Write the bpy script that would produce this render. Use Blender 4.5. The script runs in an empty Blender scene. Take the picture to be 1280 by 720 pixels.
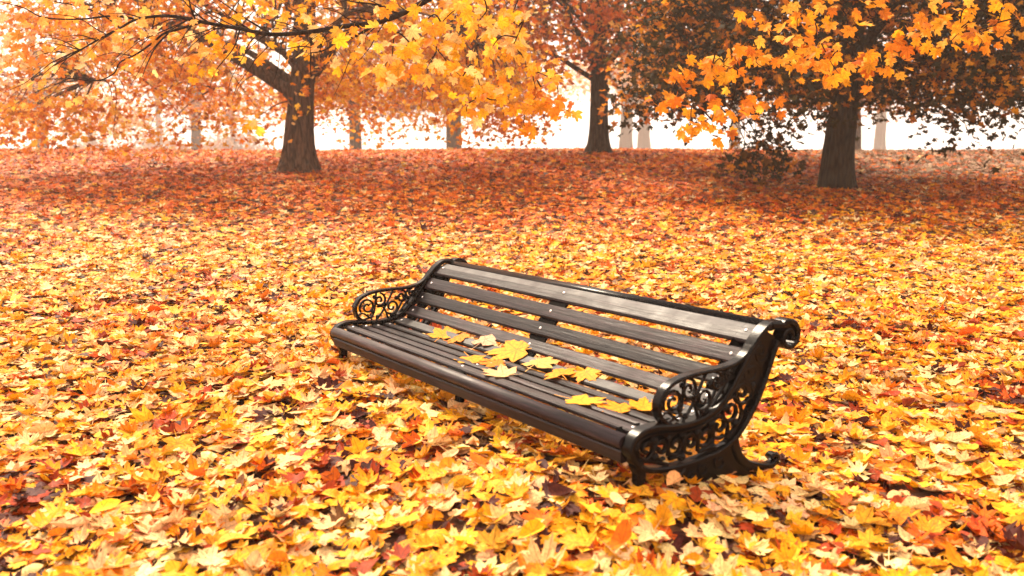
import bpy, bmesh, math, random
import numpy as np
from mathutils import Vector, Matrix

random.seed(7)
rng = np.random.default_rng(11)
C = bpy.context.scene.collection
SC = bpy.context.scene

# ------------------------------------------------------------------ camera, sky, sun, exposure
CAM_H, CAM_T, CAM_F = 1.581, 0.1711, 1146.95          # eye height, downward tilt, focal length in 1280-px units
cam_d = bpy.data.cameras.new('camera')
cam_d.sensor_width = 36.0
cam_d.lens = CAM_F / 1280 * 36.0
cam_d.clip_end = 2000
cam_d.dof.use_dof = True
cam_d.dof.focus_distance = 6.2
cam_d.dof.aperture_fstop = 2.2
cam = bpy.data.objects.new('camera', cam_d)
C.objects.link(cam)
cam.location = (0, 0, CAM_H)
cam.rotation_euler = (math.pi / 2 - CAM_T, 0, 0)
SC.camera = cam

SUN_EL, SUN_ROT = math.radians(48), math.radians(-28)   # rotation measured from +Y towards +X
world = bpy.data.worlds.new('World')
SC.world = world
world.use_nodes = True
wn, wl = world.node_tree.nodes, world.node_tree.links
wn.clear()
wo = wn.new('ShaderNodeOutputWorld')
wb = wn.new('ShaderNodeBackground')
wb.inputs['Strength'].default_value = 0.05
sky = wn.new('ShaderNodeTexSky')
sky.sky_type = 'NISHITA'
sky.sun_disc = False
sky.sun_elevation = SUN_EL
sky.sun_rotation = SUN_ROT
sky.air_density = 1.0
sky.dust_density = 10.0
sky.ozone_density = 0.0
mixn = wn.new('ShaderNodeMix')
mixn.data_type = 'RGBA'
mixn.blend_type = 'MIX'
mixn.inputs[0].default_value = 0.85
mixn.inputs[7].default_value = (8.6, 7.3, 6.3, 1)       # even, slightly warm overcast cloud deck
wl.new(sky.outputs[0], mixn.inputs[6])
wl.new(mixn.outputs[2], wb.inputs['Color'])
wl.new(wb.outputs[0], wo.inputs[0])

sun_d = bpy.data.lights.new('sun', 'SUN')
sun_d.energy = 1.5
sun_d.angle = math.radians(10)
sun_d.color = (1.0, 0.84, 0.64)
sun = bpy.data.objects.new('sun', sun_d)
C.objects.link(sun)
sdir = Vector((math.sin(SUN_ROT) * math.cos(SUN_EL), math.cos(SUN_ROT) * math.cos(SUN_EL), math.sin(SUN_EL)))
sun.rotation_euler = sdir.to_track_quat('Z', 'Y').to_euler()
sun.location = (0, 0, 30)

SC.view_settings.view_transform = 'Standard'
SC.view_settings.look = 'None'
SC.view_settings.gamma = 1
SC.view_settings.exposure = 2.65
SC.cycles.use_denoising = True
SC.cycles.volume_bounces = 2
SC.cycles.max_bounces = 10
SC.cycles.diffuse_bounces = 5
SC.cycles.transmission_bounces = 8
HAZE_DENSITY = 0.0012

# ------------------------------------------------------------------ terrain height
def smooth(t):
    t = np.clip(t, 0, 1)
    return t * t * (3 - 2 * t)

def ground_z(x, y):
    x = np.asarray(x, float); y = np.asarray(y, float)
    d = y + 0.0 * x
    z = 0.86 * smooth((d - 9.0) / 21.0)
    z = z - 7.5 * smooth((d - 29.5) / 60.0)
    z = z + 0.03 * np.sin(x * 0.31 + 1.0) * np.sin(y * 0.27) * smooth((d - 5) / 8)
    # litter heaped along the front of the bench and round its near end
    u = (x + 1.0918) * 0.5805 + (y - 5.5697) * -0.8143
    w = (x + 1.0918) * 0.8143 + (y - 5.5697) * 0.5805
    along = smooth((u + .9) / 1.0) * smooth((3.5 - u) / 1.0)
    z = z + .05 * np.exp(-(((u - 2.72) / .35) ** 2 + ((w - .12) / .42) ** 2))
    z = z + along * (.10 * np.exp(-((w + .2) / .6) ** 2) + .05 * np.exp(-((w - .3) / 1.3) ** 2))
    return z

def at(px, py, Y):
    """world point seen at a photo pixel, at a given distance Y along the view"""
    a = (px - 640) / CAM_F; b = (360 - py) / CAM_F
    c, s = math.cos(CAM_T), math.sin(CAM_T)
    r = np.array([a, c + b * s, -s + b * c])
    return np.array([0, 0, CAM_H]) + r * (Y / r[1])

def on_ground(px, py, lo=3.0, hi=31.0):
    """where the view ray of a pixel first meets the terrain"""
    for Y in np.arange(lo, hi, 0.02):
        p = at(px, py, Y)
        if p[2] <= ground_z(p[0], p[1]):
            return p
    return at(px, py, hi)

# ------------------------------------------------------------------ helpers
def tag(o, label=None, cat=None, group=None, kind=None):
    if label: o['label'] = label
    if cat: o['category'] = cat
    if group: o['group'] = group
    if kind: o['kind'] = kind
    return o

def empty(name, loc, label, cat, group=None):
    o = bpy.data.objects.new(name, None)
    C.objects.link(o)
    o.location = [float(v) for v in loc]
    o.empty_display_size = 0.2
    return tag(o, label, cat, group)

def link_mesh(name, me, mat, parent=None):
    o = bpy.data.objects.new(name, me)
    C.objects.link(o)
    if mat: me.materials.append(mat)
    if parent is not None: o.parent = parent
    return o

def np_mesh(name, V, F, mat, parent=None, col=None, smooth_shade=True, offset=None):
    """V (n,3), F (m,k) all faces of k corners"""
    V = np.asarray(V, np.float32)
    if offset is not None: V = V - np.asarray(offset, np.float32)
    F = np.asarray(F, np.int32)
    me = bpy.data.meshes.new(name)
    me.vertices.add(len(V)); me.vertices.foreach_set('co', V.ravel())
    k = F.shape[1]
    me.loops.add(F.size); me.loops.foreach_set('vertex_index', F.ravel())
    me.polygons.add(len(F))
    me.polygons.foreach_set('loop_start', np.arange(0, F.size, k, dtype=np.int32))
    me.polygons.foreach_set('loop_total', np.full(len(F), k, np.int32))
    me.polygons.foreach_set('use_smooth', np.full(len(F), smooth_shade, bool))
    if col is not None:
        ca = me.color_attributes.new('leaf_colour', 'FLOAT_COLOR', 'POINT')
        c4 = np.concatenate([col[:, :3], np.ones((len(col), 1))], 1).astype(np.float32)
        xa = me.attributes.new('leaf_xy', 'FLOAT_VECTOR', 'POINT')
        xa.data.foreach_set('vector', np.concatenate([col[:, 3:5], np.zeros((len(col), 1))], 1).astype(np.float32).ravel())
        ca.data.foreach_set('color', c4.ravel())
    me.update(calc_edges=True)
    me.validate()
    return link_mesh(name, me, mat, parent)

class Tubes:
    """collects swept tubes in one mesh"""
    def __init__(s): s.V = []; s.F = []; s.n = 0
    def tube(s, pts, radii, sides=8, wob=0.0, cap=True):
        pts = np.asarray(pts, float); m = len(pts)
        radii = np.broadcast_to(np.asarray(radii, float), (m,))
        tang = np.gradient(pts, axis=0)
        tang /= np.linalg.norm(tang, axis=1)[:, None] + 1e-9
        ref = np.array([0, 0, 1.0]) if abs(tang[0][2]) < 0.9 else np.array([1.0, 0, 0])
        u = np.cross(tang[0], ref); u /= np.linalg.norm(u)
        base = s.n
        ang = np.arange(sides) * 2 * math.pi / sides
        for i in range(m):
            u = u - tang[i] * np.dot(u, tang[i]); u /= np.linalg.norm(u) + 1e-9
            w = np.cross(tang[i], u)
            rr = radii[i] * (1 + (wob * (rng.random(sides) - .5) if wob else 0))
            s.V.append(pts[i] + (np.cos(ang) * rr)[:, None] * u + (np.sin(ang) * rr)[:, None] * w)
        s.n += m * sides
        i = np.arange(m - 1)[:, None] * sides; j = np.arange(sides)[None]; j2 = (j + 1) % sides
        s.F.append(np.stack([base + i + j, base + i + j2, base + i + sides + j2, base + i + sides + j], -1).reshape(-1, 4))
        if cap and sides == 8:
            for off, order in ((base, (3, 2, 1, 0)), (base + (m - 1) * sides, (0, 1, 2, 3))):
                for q in ((0, 1, 2, 3), (0, 3, 4, 7), (4, 5, 6, 7)):
                    s.F.append(np.array([[off + q[k] for k in order]]))
    def build(s, name, mat, parent=None, offset=None):
        return np_mesh(name, np.concatenate(s.V), np.concatenate(s.F), mat, parent, offset=offset)

def catmull(P, n=8):
    P = np.asarray(P, float)
    Q = np.vstack([2 * P[0] - P[1], P, 2 * P[-1] - P[-2]])
    out = []
    for i in range(1, len(Q) - 2):
        t = np.linspace(0, 1, n, endpoint=False)[:, None]
        a, b, c, d = Q[i - 1], Q[i], Q[i + 1], Q[i + 2]
        out.append(0.5 * ((2 * b) + (c - a) * t + (2 * a - 5 * b + 4 * c - d) * t ** 2 + (3 * b - a - 3 * c + d) * t ** 3))
    out.append(P[-1:])
    return np.concatenate(out)

# ------------------------------------------------------------------ materials
def new_mat(name):
    m = bpy.data.materials.new(name); m.use_nodes = True
    nt = m.node_tree
    return m, nt, nt.nodes['Principled BSDF'], nt.nodes['Material Output']

def noise_node(nt, scale, detail=6, rough=0.6, vec=None):
    n = nt.nodes.new('ShaderNodeTexNoise')
    n.inputs['Scale'].default_value = scale
    n.inputs['Detail'].default_value = detail
    n.inputs['Roughness'].default_value = rough
    if vec: nt.links.new(vec, n.inputs['Vector'])
    return n

def ramp(nt, src, stops):
    r = nt.nodes.new('ShaderNodeValToRGB')
    els = r.color_ramp.elements
    while len(els) < len(stops): els.new(0.5)
    for e, (p, c) in zip(els, stops):
        e.position = p; e.color = (*c, 1)
    nt.links.new(src, r.inputs[0])
    return r

def mapped(nt, scale, src='Object'):
    tc = nt.nodes.new('ShaderNodeTexCoord'); mp = nt.nodes.new('ShaderNodeMapping')
    mp.inputs['Scale'].default_value = scale
    nt.links.new(tc.outputs[src], mp.inputs['Vector'])
    return mp.outputs[0]

def bump(nt, bs, h, strength, dist):
    b = nt.nodes.new('ShaderNodeBump')
    b.inputs['Strength'].default_value = strength
    b.inputs['Distance'].default_value = dist
    nt.links.new(h, b.inputs['Height']); nt.links.new(b.outputs[0], bs.inputs['Normal'])
    return b

def leaf_material(name, transl=0.3, rough=0.5, spec=0.35, mottling=0.35, scale=55, spots=.7):
    m, nt, bs, out = new_mat(name)
    at_ = nt.nodes.new('ShaderNodeAttribute'); at_.attribute_name = 'leaf_colour'
    n = noise_node(nt, scale, 4, 0.6, mapped(nt, (1, 1, 1)))
    mr = nt.nodes.new('ShaderNodeMapRange')
    mr.inputs[1].default_value = 0.3; mr.inputs[2].default_value = 0.7
    mr.inputs[3].default_value = 1 - mottling; mr.inputs[4].default_value = 1 + mottling * 0.45
    nt.links.new(n.outputs[0], mr.inputs[0])
    # small brown rot spots
    sp_ = noise_node(nt, scale * 2.2, 3, 0.5, mapped(nt, (1, 1, 1)))
    sr = nt.nodes.new('ShaderNodeMapRange'); sr.inputs[1].default_value = .60; sr.inputs[2].default_value = .68
    sr.inputs[3].default_value = 0.0; sr.inputs[4].default_value = spots
    nt.links.new(sp_.outputs[0], sr.inputs[0])
    sm = nt.nodes.new('ShaderNodeMix'); sm.data_type = 'RGBA'
    nt.links.new(sr.outputs[0], sm.inputs[0]); nt.links.new(at_.outputs['Color'], sm.inputs[6])
    sm.inputs[7].default_value = (.14, .045, .012, 1)
    vm = nt.nodes.new('ShaderNodeVectorMath'); vm.operation = 'SCALE'
    nt.links.new(sm.outputs[2], vm.inputs[0]); nt.links.new(mr.outputs[0], vm.inputs['Scale'])
    # veins fanning out to the lobes, from each leaf's own coordinates
    lx = nt.nodes.new('ShaderNodeAttribute'); lx.attribute_name = 'leaf_xy'
    sx = nt.nodes.new('ShaderNodeSeparateXYZ'); nt.links.new(lx.outputs['Vector'], sx.inputs[0])
    def mth(op, a, b=None):
        q = nt.nodes.new('ShaderNodeMath'); q.operation = op
        for i_, v_ in enumerate((a, b)):
            if v_ is None: continue
            if isinstance(v_, (int, float)): q.inputs[i_].default_value = v_
            else: nt.links.new(v_, q.inputs[i_])
        return q.outputs[0]
    an = mth('ARCTAN2', sx.outputs[0], sx.outputs[1])
    pp = mth('PINGPONG', an, math.radians(25.2))
    ln = nt.nodes.new('ShaderNodeVectorMath'); ln.operation = 'LENGTH'; nt.links.new(lx.outputs['Vector'], ln.inputs[0])
    dv = mth('MULTIPLY', pp, ln.outputs['Value'])
    vr = nt.nodes.new('ShaderNodeMapRange'); vr.inputs[1].default_value = .006; vr.inputs[2].default_value = .020
    vr.inputs[3].default_value = .62; vr.inputs[4].default_value = 1.0
    nt.links.new(dv, vr.inputs[0])
    vm2 = nt.nodes.new('ShaderNodeVectorMath'); vm2.operation = 'SCALE'
    nt.links.new(vm.outputs[0], vm2.inputs[0]); nt.links.new(vr.outputs[0], vm2.inputs['Scale']); vm = vm2
    nt.links.new(vm.outputs[0], bs.inputs['Base Color'])
    bs.inputs['Roughness'].default_value = rough
    bs.inputs['Specular IOR Level'].default_value = spec
    tr = nt.nodes.new('ShaderNodeBsdfTranslucent'); nt.links.new(vm.outputs[0], tr.inputs['Color'])
    mx = nt.nodes.new('ShaderNodeMixShader'); mx.inputs[0].default_value = transl
    nt.links.new(bs.outputs[0], mx.inputs[1]); nt.links.new(tr.outputs[0], mx.inputs[2])
    nt.links.new(mx.outputs[0], out.inputs['Surface'])
    bump(nt, bs, n.outputs[0], 0.25, 0.004)
    return m

M_LITTER = leaf_material('fallen_leaf_skin', 0.15, 0.62, 0.12)
M_FOLIAGE = leaf_material('leaf_skin', 0.5, 0.6, 0.08, 0.3, 20, .25)

def bark_material(name, dark, light):
    m, nt, bs, out = new_mat(name)
    v = mapped(nt, (9, 9, 1.6))
    n = noise_node(nt, 1.6, 8, 0.65, v)
    vo = nt.nodes.new('ShaderNodeTexVoronoi'); vo.feature = 'DISTANCE_TO_EDGE'
    vo.inputs['Scale'].default_value = 1.5
    nt.links.new(v, vo.inputs['Vector'])
    mu = nt.nodes.new('ShaderNodeMath'); mu.operation = 'MULTIPLY_ADD'
    mu.inputs[1].default_value = 0.8
    nt.links.new(vo.outputs['Distance'], mu.inputs[0]); nt.links.new(n.outputs[0], mu.inputs[2])
    r = ramp(nt, mu.outputs[0], [(0.38, dark), (0.72, light)])
    nt.links.new(r.outputs[0], bs.inputs['Base Color'])
    bs.inputs['Roughness'].default_value = 0.95
    bs.inputs['Specular IOR Level'].default_value = .1
    bump(nt, bs, mu.outputs[0], 1.0, 0.09)
    return m

M_BARK = bark_material('bark', (0.008, 0.005, 0.004), (0.12, 0.072, 0.046))
M_BARK_DARK = bark_material('dark_bark', (0.003, 0.002, 0.0015), (0.05, 0.033, 0.020))
M_TWIG = bark_material('twig_bark', (0.010, 0.007, 0.006), (0.04, 0.026, 0.02))

# ground under the litter: brown soil and matted decayed leaves
m, nt, bs, out = new_mat('leaf_mould')
gp = nt.nodes.new('ShaderNodeNewGeometry')
n1 = noise_node(nt, 9, 8, 0.7, gp.outputs['Position'])
n2 = noise_node(nt, 0.35, 3, 0.5, gp.outputs['Position'])
r1 = ramp(nt, n1.outputs[0], [(0.32, (0.020, 0.006, 0.003)), (0.5, (0.08, 0.022, 0.006)), (0.66, (0.24, 0.07, 0.012))])
r2 = ramp(nt, n2.outputs[0], [(0.42, (0.10, 0.035, 0.009)), (0.6, (0.07, 0.055, 0.012))])
mx = nt.nodes.new('ShaderNodeMix'); mx.data_type = 'RGBA'; mx.inputs[0].default_value = 0.3
nt.links.new(r1.outputs[0], mx.inputs[6]); nt.links.new(r2.outputs[0], mx.inputs[7])
nt.links.new(mx.outputs[2], bs.inputs['Base Color'])
bs.inputs['Roughness'].default_value = 0.95
bump(nt, bs, n1.outputs[0], 0.8, 0.03)
M_GROUND = m

# ------------------------------------------------------------------ setting: ground and haze
gx = np.concatenate([np.linspace(-260, -24, 40), np.linspace(-23, 23, 150), np.linspace(24, 260, 40)])
gy = np.concatenate([np.linspace(-25, 1, 20), np.linspace(1.5, 45, 220), np.linspace(46, 340, 80)])
X, Y = np.meshgrid(gx, gy)
Z = ground_z(X, Y)
V = np.stack([X, Y, Z], -1).reshape(-1, 3)
nx, ny = len(gx), len(gy)
i = np.arange(ny - 1)[:, None] * nx + np.arange(nx - 1)[None]
F = np.stack([i, i + 1, i + nx + 1, i + nx], -1).reshape(-1, 4)
tag(np_mesh('ground', V, F, M_GROUND), 'park ground rising to a low crest, matted with decayed brown leaves', 'ground', None, 'structure')

m = bpy.data.materials.new('mist'); m.use_nodes = True
nt = m.node_tree; nt.nodes.clear()
o_ = nt.nodes.new('ShaderNodeOutputMaterial'); pv = nt.nodes.new('ShaderNodeVolumePrincipled')
pv.inputs['Color'].default_value = (0.98, 0.87, 0.79, 1)
pv.inputs['Density'].default_value = HAZE_DENSITY
pv.inputs['Anisotropy'].default_value = 0.3
nt.links.new(pv.outputs[0], o_.inputs['Volume'])
bm = bmesh.new()
bmesh.ops.create_cube(bm, size=1)
for v in bm.verts:
    v.co = Vector((v.co.x * 560, 160 + v.co.y * 400, 7.0 + v.co.z * 36))
me = bpy.data.meshes.new('haze'); bm.to_mesh(me); bm.free()
tag(link_mesh('haze', me, m), 'pale mist hanging over the park and thickening behind the trees', 'mist', None, 'stuff')

# ------------------------------------------------------------------ leaf shapes
def outline(pts):
    right = [(math.radians(a), r) for a, r in pts]
    left = [(-a, r) for a, r in right[::-1] if 0 < a < math.pi - 1e-3]
    full = right + left
    return np.array([[r * math.sin(a), 0.02 + r * math.cos(a)] for a, r in full])
MAPLE = outline([(0, .62), (7, .50), (16, .51), (20, .40), (29, .30), (39, .45), (43, .44), (50, .57), (57, .46),
                 (66, .44), (72, .35), (82, .29), (92, .39), (101, .47), (110, .38), (124, .34), (150, .29), (180, .14)])
STAR = outline([(0, .62), (14, .48), (28, .29), (50, .56), (64, .43), (80, .28), (101, .45), (126, .31), (180, .14)])
BLADE = outline([(0, .62), (30, .28), (52, .56), (80, .24), (104, .42), (180, .2)])

def leaf_template(ol, ring=False, stem=False):
    k = len(ol)
    j = np.arange(k); j2 = (j + 1) % k
    V = [np.array([[0, 0.02]])]; F = []
    if ring:
        V += [ol * 0.5 + np.array([0, 0.01]), ol]
        F.append(np.stack([np.zeros(k, int), 1 + j2, 1 + j], -1))
        F.append(np.stack([1 + j, 1 + j2, 1 + k + j2], -1)); F.append(np.stack([1 + j, 1 + k + j2, 1 + k + j], -1))
    else:
        V.append(ol); F.append(np.stack([np.zeros(k, int), 1 + j2, 1 + j], -1))
    V = np.concatenate(V); F = np.concatenate(F)
    if stem:
        b = len(V)
        V = np.concatenate([V, [[-.012, -.12], [.012, -.12], [.03, -.52], [.045, -.51]]])
        F = np.concatenate([F, [[b, b + 1, b + 3], [b, b + 3, b + 2]]])
    return V, F

def build_leaves(tmpl, pos, R, size, col, curl=1.0, edge=0.0):
    """many leaves at once: positions (N,3), rotations (N,3,3), sizes, colours"""
    V2, F = tmpl
    N, k = len(pos), len(V2)
    x, y = V2[:, 0][None], V2[:, 1][None]
    a = rng.normal(0, .45, (N, 1)) * curl; b = rng.normal(.12, .3, (N, 1)) * curl; c = rng.normal(0, .5, (N, 1)) * curl
    r2 = x * x + y * y
    z = a * r2 + b * np.abs(x) + c * x * y + .05 * curl * np.sin(x * 14 + rng.random((N, 1)) * 6) * np.sqrt(r2)
    asp = rng.uniform(.82, 1.1, (N, 1))
    L = np.stack([x * asp, y + 0 * asp, z], -1) * np.asarray(size).reshape(N, 1, 1)
    W = np.einsum('nij,nkj->nki', R, L) + pos[:, None]
    FF = (F[None] + (np.arange(N) * k)[:, None, None]).reshape(-1, 3)
    cc = np.repeat(col[:, None], k, 1)
    if edge:
        e = np.clip(np.sqrt(r2) / .6, 0, 1)[..., None] * edge * rng.random((N, 1, 1))
        cc = cc * (1 - e * np.array([.35, .6, .7]))
    xy = np.broadcast_to(V2[None], (N, k, 2)) - np.array([0, .02])
    return W.reshape(-1, 3), FF, np.concatenate([cc, xy], 2).reshape(-1, 5)

def rot_from(normal, spin):
    n = normal / np.linalg.norm(normal, axis=1)[:, None]
    ref = np.where(np.abs(n[:, 2:3]) < .95, np.array([[0, 0, 1.]]), np.array([[1., 0, 0]]))
    u = np.cross(ref, n); u /= np.linalg.norm(u, axis=1)[:, None]
    v = np.cross(n, u)
    c, s = np.cos(spin)[:, None], np.sin(spin)[:, None]
    ux = u * c + v * s; vy = -u * s + v * c
    return np.stack([ux, vy, n], -1)

def pick(palette, n, jitter=.12):
    w = np.array([p[0] for p in palette], float); w /= w.sum()
    cols = np.array([p[1] for p in palette])
    k = rng.choice(len(palette), n, p=w)
    c = cols[k] * (1 + rng.normal(0, jitter, (n, 1))) * (1 + rng.normal(0, jitter * .5, (n, 3)))
    return np.clip(c, .003, .92)

YEL = (0.82, 0.325, 0.005); LEM = (0.84, 0.40, 0.022); CRM = (0.86, 0.56, 0.24); PNK = (0.80, 0.40, 0.15)
ORA = (0.78, 0.20, 0.006); DOR = (0.66, 0.11, 0.004); RUS = (0.34, 0.04, 0.004); MAR = (0.06, 0.010, 0.006); BRN = (0.16, 0.07, 0.025)
NEAR = [(36, YEL), (22, LEM), (32, CRM), (12, PNK), (10, ORA), (4, DOR), (4, RUS), (3, MAR)]
FAR = [(4, YEL), (2, CRM), (4, PNK), (32, ORA), (40, DOR), (9, RUS), (3, MAR)]

# value noise for patches
_g = rng.random((64, 64))
def vnoise(x, y, s):
    x = x / s; y = y / s
    xi = np.floor(x).astype(int); yi = np.floor(y).astype(int)
    fx = smooth(x - xi); fy = smooth(y - yi)
    g = lambda a, b: _g[a % 64, b % 64]
    return (g(xi, yi) * (1 - fx) + g(xi + 1, yi) * fx) * (1 - fy) + (g(xi, yi + 1) * (1 - fx) + g(xi + 1, yi + 1) * fx) * fy

# ------------------------------------------------------------------ fallen leaves carpet
def scatter(y0, y1, dens, tmpl, smin, smax, lift, tilt, edge, curl, wid=0.70, pad=1.6):
    A = []
    n = int(dens * (y1 - y0) * (2 * (wid * y1 + pad)))
    y = rng.uniform(y0, y1, n); x = rng.uniform(-(wid * y1 + pad), wid * y1 + pad, n)
    keep = np.abs(x) < wid * y + pad
    x, y = x[keep], y[keep]
    n = len(x)
    e = .02
    gz = ground_z(x, y)
    gnx = (ground_z(x + e, y) - gz) / e; gny = (ground_z(x, y + e) - gz) / e
    size = smin + (smax - smin) * rng.beta(1.6, 2.2, n)
    h = rng.random(n) ** 1.4
    z = gz + .008 + h * lift
    th = np.abs(rng.normal(0, tilt, n)); ph = rng.uniform(0, 6.283, n)
    nrm = np.stack([np.sin(th) * np.cos(ph) - gnx, np.sin(th) * np.sin(ph) - gny, np.cos(th)], -1)
    nrm[rng.random(n) < .3] *= 1
    R = rot_from(nrm, rng.uniform(0, 6.283, n))
    # yellow litter nearby, russet litter under the trees
    d = y - .8 + 2.6 * (vnoise(x + 50, y + 50, 3.1) - .5) + 1.5 * (vnoise(x + 90, y + 10, 1.1) - .5) - .05 * x
    f = smooth((d - 10.6) / 5.0)
    far = rng.random(n) < f * .93
    col = np.where(far[:, None], pick(FAR, n), pick(NEAR, n))
    # lowest layer is older and browner, shade of the leaf gaps put into its colour
    old_shade = (h < .22) & (rng.random(n) < .65)
    col[old_shade] = pick([(3, RUS), (5, MAR), (2, BRN), (1, DOR)], old_shade.sum())
    patch = vnoise(x + 7, y + 33, .55)
    pb = (patch > .77) & (rng.random(n) < .5)
    col[pb] = pick([(3, DOR), (5, RUS), (4, MAR), (3, ORA)], pb.sum())
    # litter to the far right, its colour greyed to stand in for mist
    mist_grey = (rng.random(n) < .88 * smooth((x - 6.8 + 2 * (vnoise(x, y, 2.2) - .5)) / 3.5) * smooth((y - 18.5) / 4))
    col[mist_grey] = pick([(4, (.28, .15, .08)), (4, (.38, .24, .15)), (2, (.16, .10, .05)), (1, DOR)], mist_grey.sum())
    pos = np.stack([x, y, z], -1)
    return build_leaves(tmpl, pos, R, size, col, curl, edge)

def merge(chunks):
    V, F, K, b = [], [], [], 0
    for v, f, c in chunks:
        V.append(v); F.append(f + b); K.append(c); b += len(v)
    return np.concatenate(V), np.concatenate(F), np.concatenate(K)

T_NEAR = leaf_template(MAPLE, True, True)
T_MID = leaf_template(STAR, False, False)
T_FAR = leaf_template(BLADE)
OVAL = outline([(0, .60), (15, .50), (30, .40), (45, .36), (65, .30), (85, .29), (110, .32), (140, .40), (165, .45), (180, .46)])
T_OVAL = leaf_template(OVAL, True, True)
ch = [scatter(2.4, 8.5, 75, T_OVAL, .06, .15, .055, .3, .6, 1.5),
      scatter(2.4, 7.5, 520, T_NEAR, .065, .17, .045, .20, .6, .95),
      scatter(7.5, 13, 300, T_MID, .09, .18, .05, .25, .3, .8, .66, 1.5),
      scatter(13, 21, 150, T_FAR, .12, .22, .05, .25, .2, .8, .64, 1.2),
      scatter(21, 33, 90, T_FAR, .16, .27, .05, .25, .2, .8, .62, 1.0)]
V, F, K = merge(ch)
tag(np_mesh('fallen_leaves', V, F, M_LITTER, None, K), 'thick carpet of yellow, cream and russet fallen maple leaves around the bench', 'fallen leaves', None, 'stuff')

# ------------------------------------------------------------------ trees
def limb_path(p0, az, el, length, droop, n=9, wig=.06):
    d = np.array([math.cos(az) * math.cos(el), math.sin(az) * math.cos(el), math.sin(el)])
    pts = [np.array(p0, float)]
    st = length / (n - 1)
    for k in range(1, n):
        d = d + np.array([0, 0, -droop / n]) + rng.normal(0, wig, 3)
        d /= np.linalg.norm(d)
        pts.append(pts[-1] + d * st)
    return np.array(pts)

def make_tree(name, label, base, trunk_pts, trunk_r, bark, limbs, sprays, palette, leaf_size, per_spray,
              tmpl=None, spray_r=(.42, .14), group=None, flare=1.7, sub=3, twig_r=.012, cat='tree', toward=None, twigs=True, clump=.5):
    """trunk_pts relative to base; limbs = list of (start fraction/height index, azimuth, elevation, length, droop, radius);
    sprays (N,3) relative to base = centres of leaf sprays"""
    tmpl = tmpl or T_MID
    root = empty(name, base, label, cat, group)
    tb = Tubes()
    tp = catmull(trunk_pts, 6)
    tt = np.linspace(0, 1, len(tp))
    hgt = tp[:, 2] - tp[0, 2]
    rad = trunk_r * (1 - .38 * tt) * (1 + (flare - 1) * np.exp(-hgt / (trunk_r * 1.1)))
    # bark-like uneven outline
    sides = 30
    ridge = .035 * rng.normal(size=30)               # bark ridges running up the trunk
    ang = np.arange(sides) * 2 * math.pi / sides
    ph = rng.uniform(0, 6.28, 3)
    Vs = []
    for k, p in enumerate(tp):
        fl = np.exp(-hgt[k] / (trunk_r * 1.3))
        rr = rad[k] * (1 + (.035 + .17 * fl) * np.sin(ang * 5 + ph[0]) + .05 * np.sin(ang * 3 + ph[1] + hgt[k]) + ridge + .012 * rng.normal(size=sides))
        Vs.append(np.stack([p[0] + rr * np.cos(ang), p[1] + rr * np.sin(ang), np.full(sides, p[2])], -1))
    i = np.arange(len(tp) - 1)[:, None] * sides; j = np.arange(sides)[None]; j2 = (j + 1) % sides
    Fq = np.stack([i + j, i + j2, i + sides + j2, i + sides + j], -1).reshape(-1, 4)
    np_mesh('trunk', np.concatenate(Vs), Fq, bark, root)
    allpts, allown = [], []
    tubes = []
    for (h, az, el, length, droop, r) in limbs:
        k = int(np.argmin(np.abs(hgt - h)))
        path = limb_path(tp[k] - np.array([math.cos(az), math.sin(az), 0]) * rad[k] * .3, az, el, length, droop)
        t = Tubes()
        t.tube(path, np.linspace(r, r * .28, len(path)), 8, .12)
        pp = [path]
        for s in range(sub):
            q = int(rng.integers(3, len(path) - 1))
            sp = limb_path(path[q], az + rng.choice([-1, 1]) * rng.uniform(.4, 1.1), el * .4 + rng.uniform(-.2, .4), length * rng.uniform(.35, .6), droop * 1.1, 7, .09)
            t.tube(sp, np.linspace(r * .42, r * .12, len(sp)), 6, .1)
            pp.append(sp)
        P = np.concatenate(pp)
        allpts.append(P); allown.append(np.full(len(P), len(tubes)))
        tubes.append(t)
    P = np.concatenate(allpts) if allpts else tp; own = np.concatenate(allown) if allpts else np.zeros(len(tp), int)
    sprays = np.asarray(sprays)
    if twigs and tubes:
        for s in sprays:
            dd = np.linalg.norm(P - s, axis=1) + 2.0 * np.maximum(0, P[:, 2] - s[2] - 1.5)
            k = int(np.argmin(dd)); L = np.linalg.norm(P[k] - s)
            if L > 3.2: continue
            mid = (P[k] + s) / 2 + np.array([0, 0, .12 * L]) + rng.normal(0, .08 * L, 3)
            tubes[own[k]].tube(catmull([P[k], mid, s], 4), np.linspace(twig_r * (1 + .5 * L), twig_r * .35, 9), 4, 0, False)
    for t in tubes:
        t.build('limb', bark, root)
    # foliage
    N = len(sprays); n = N * per_spray
    ctr = np.repeat(sprays, per_spray, 0)
    off = np.clip(rng.normal(0, 1, (n, 3)), -1.7, 1.7) * np.array([spray_r[0], spray_r[0], spray_r[1]])
    pos = ctr + off
    pos[:, 2] -= .25 * (off[:, 0] ** 2 + off[:, 1] ** 2) / spray_r[0]
    nrm = np.stack([rng.normal(0, .55, n), rng.normal(-.25, .55, n), np.abs(rng.normal(.75, .4, n))], -1)
    R = rot_from(nrm, rng.uniform(0, 6.283, n))
    size = leaf_size * rng.uniform(.7, 1.25, n)
    base_c = np.repeat(pick(palette, N, .1), per_spray, 0)
    own_c = pick(palette, n, .1)
    sel = rng.random(n) < clump
    col = np.where(sel[:, None], base_c * (1 + rng.normal(0, .08, (n, 1))), own_c)
    v, f, c = build_leaves(tmpl, pos, R, size, np.clip(col, .003, .9), .9)
    np_mesh('crown', v, f, M_FOLIAGE, root, c)
    return root

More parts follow.
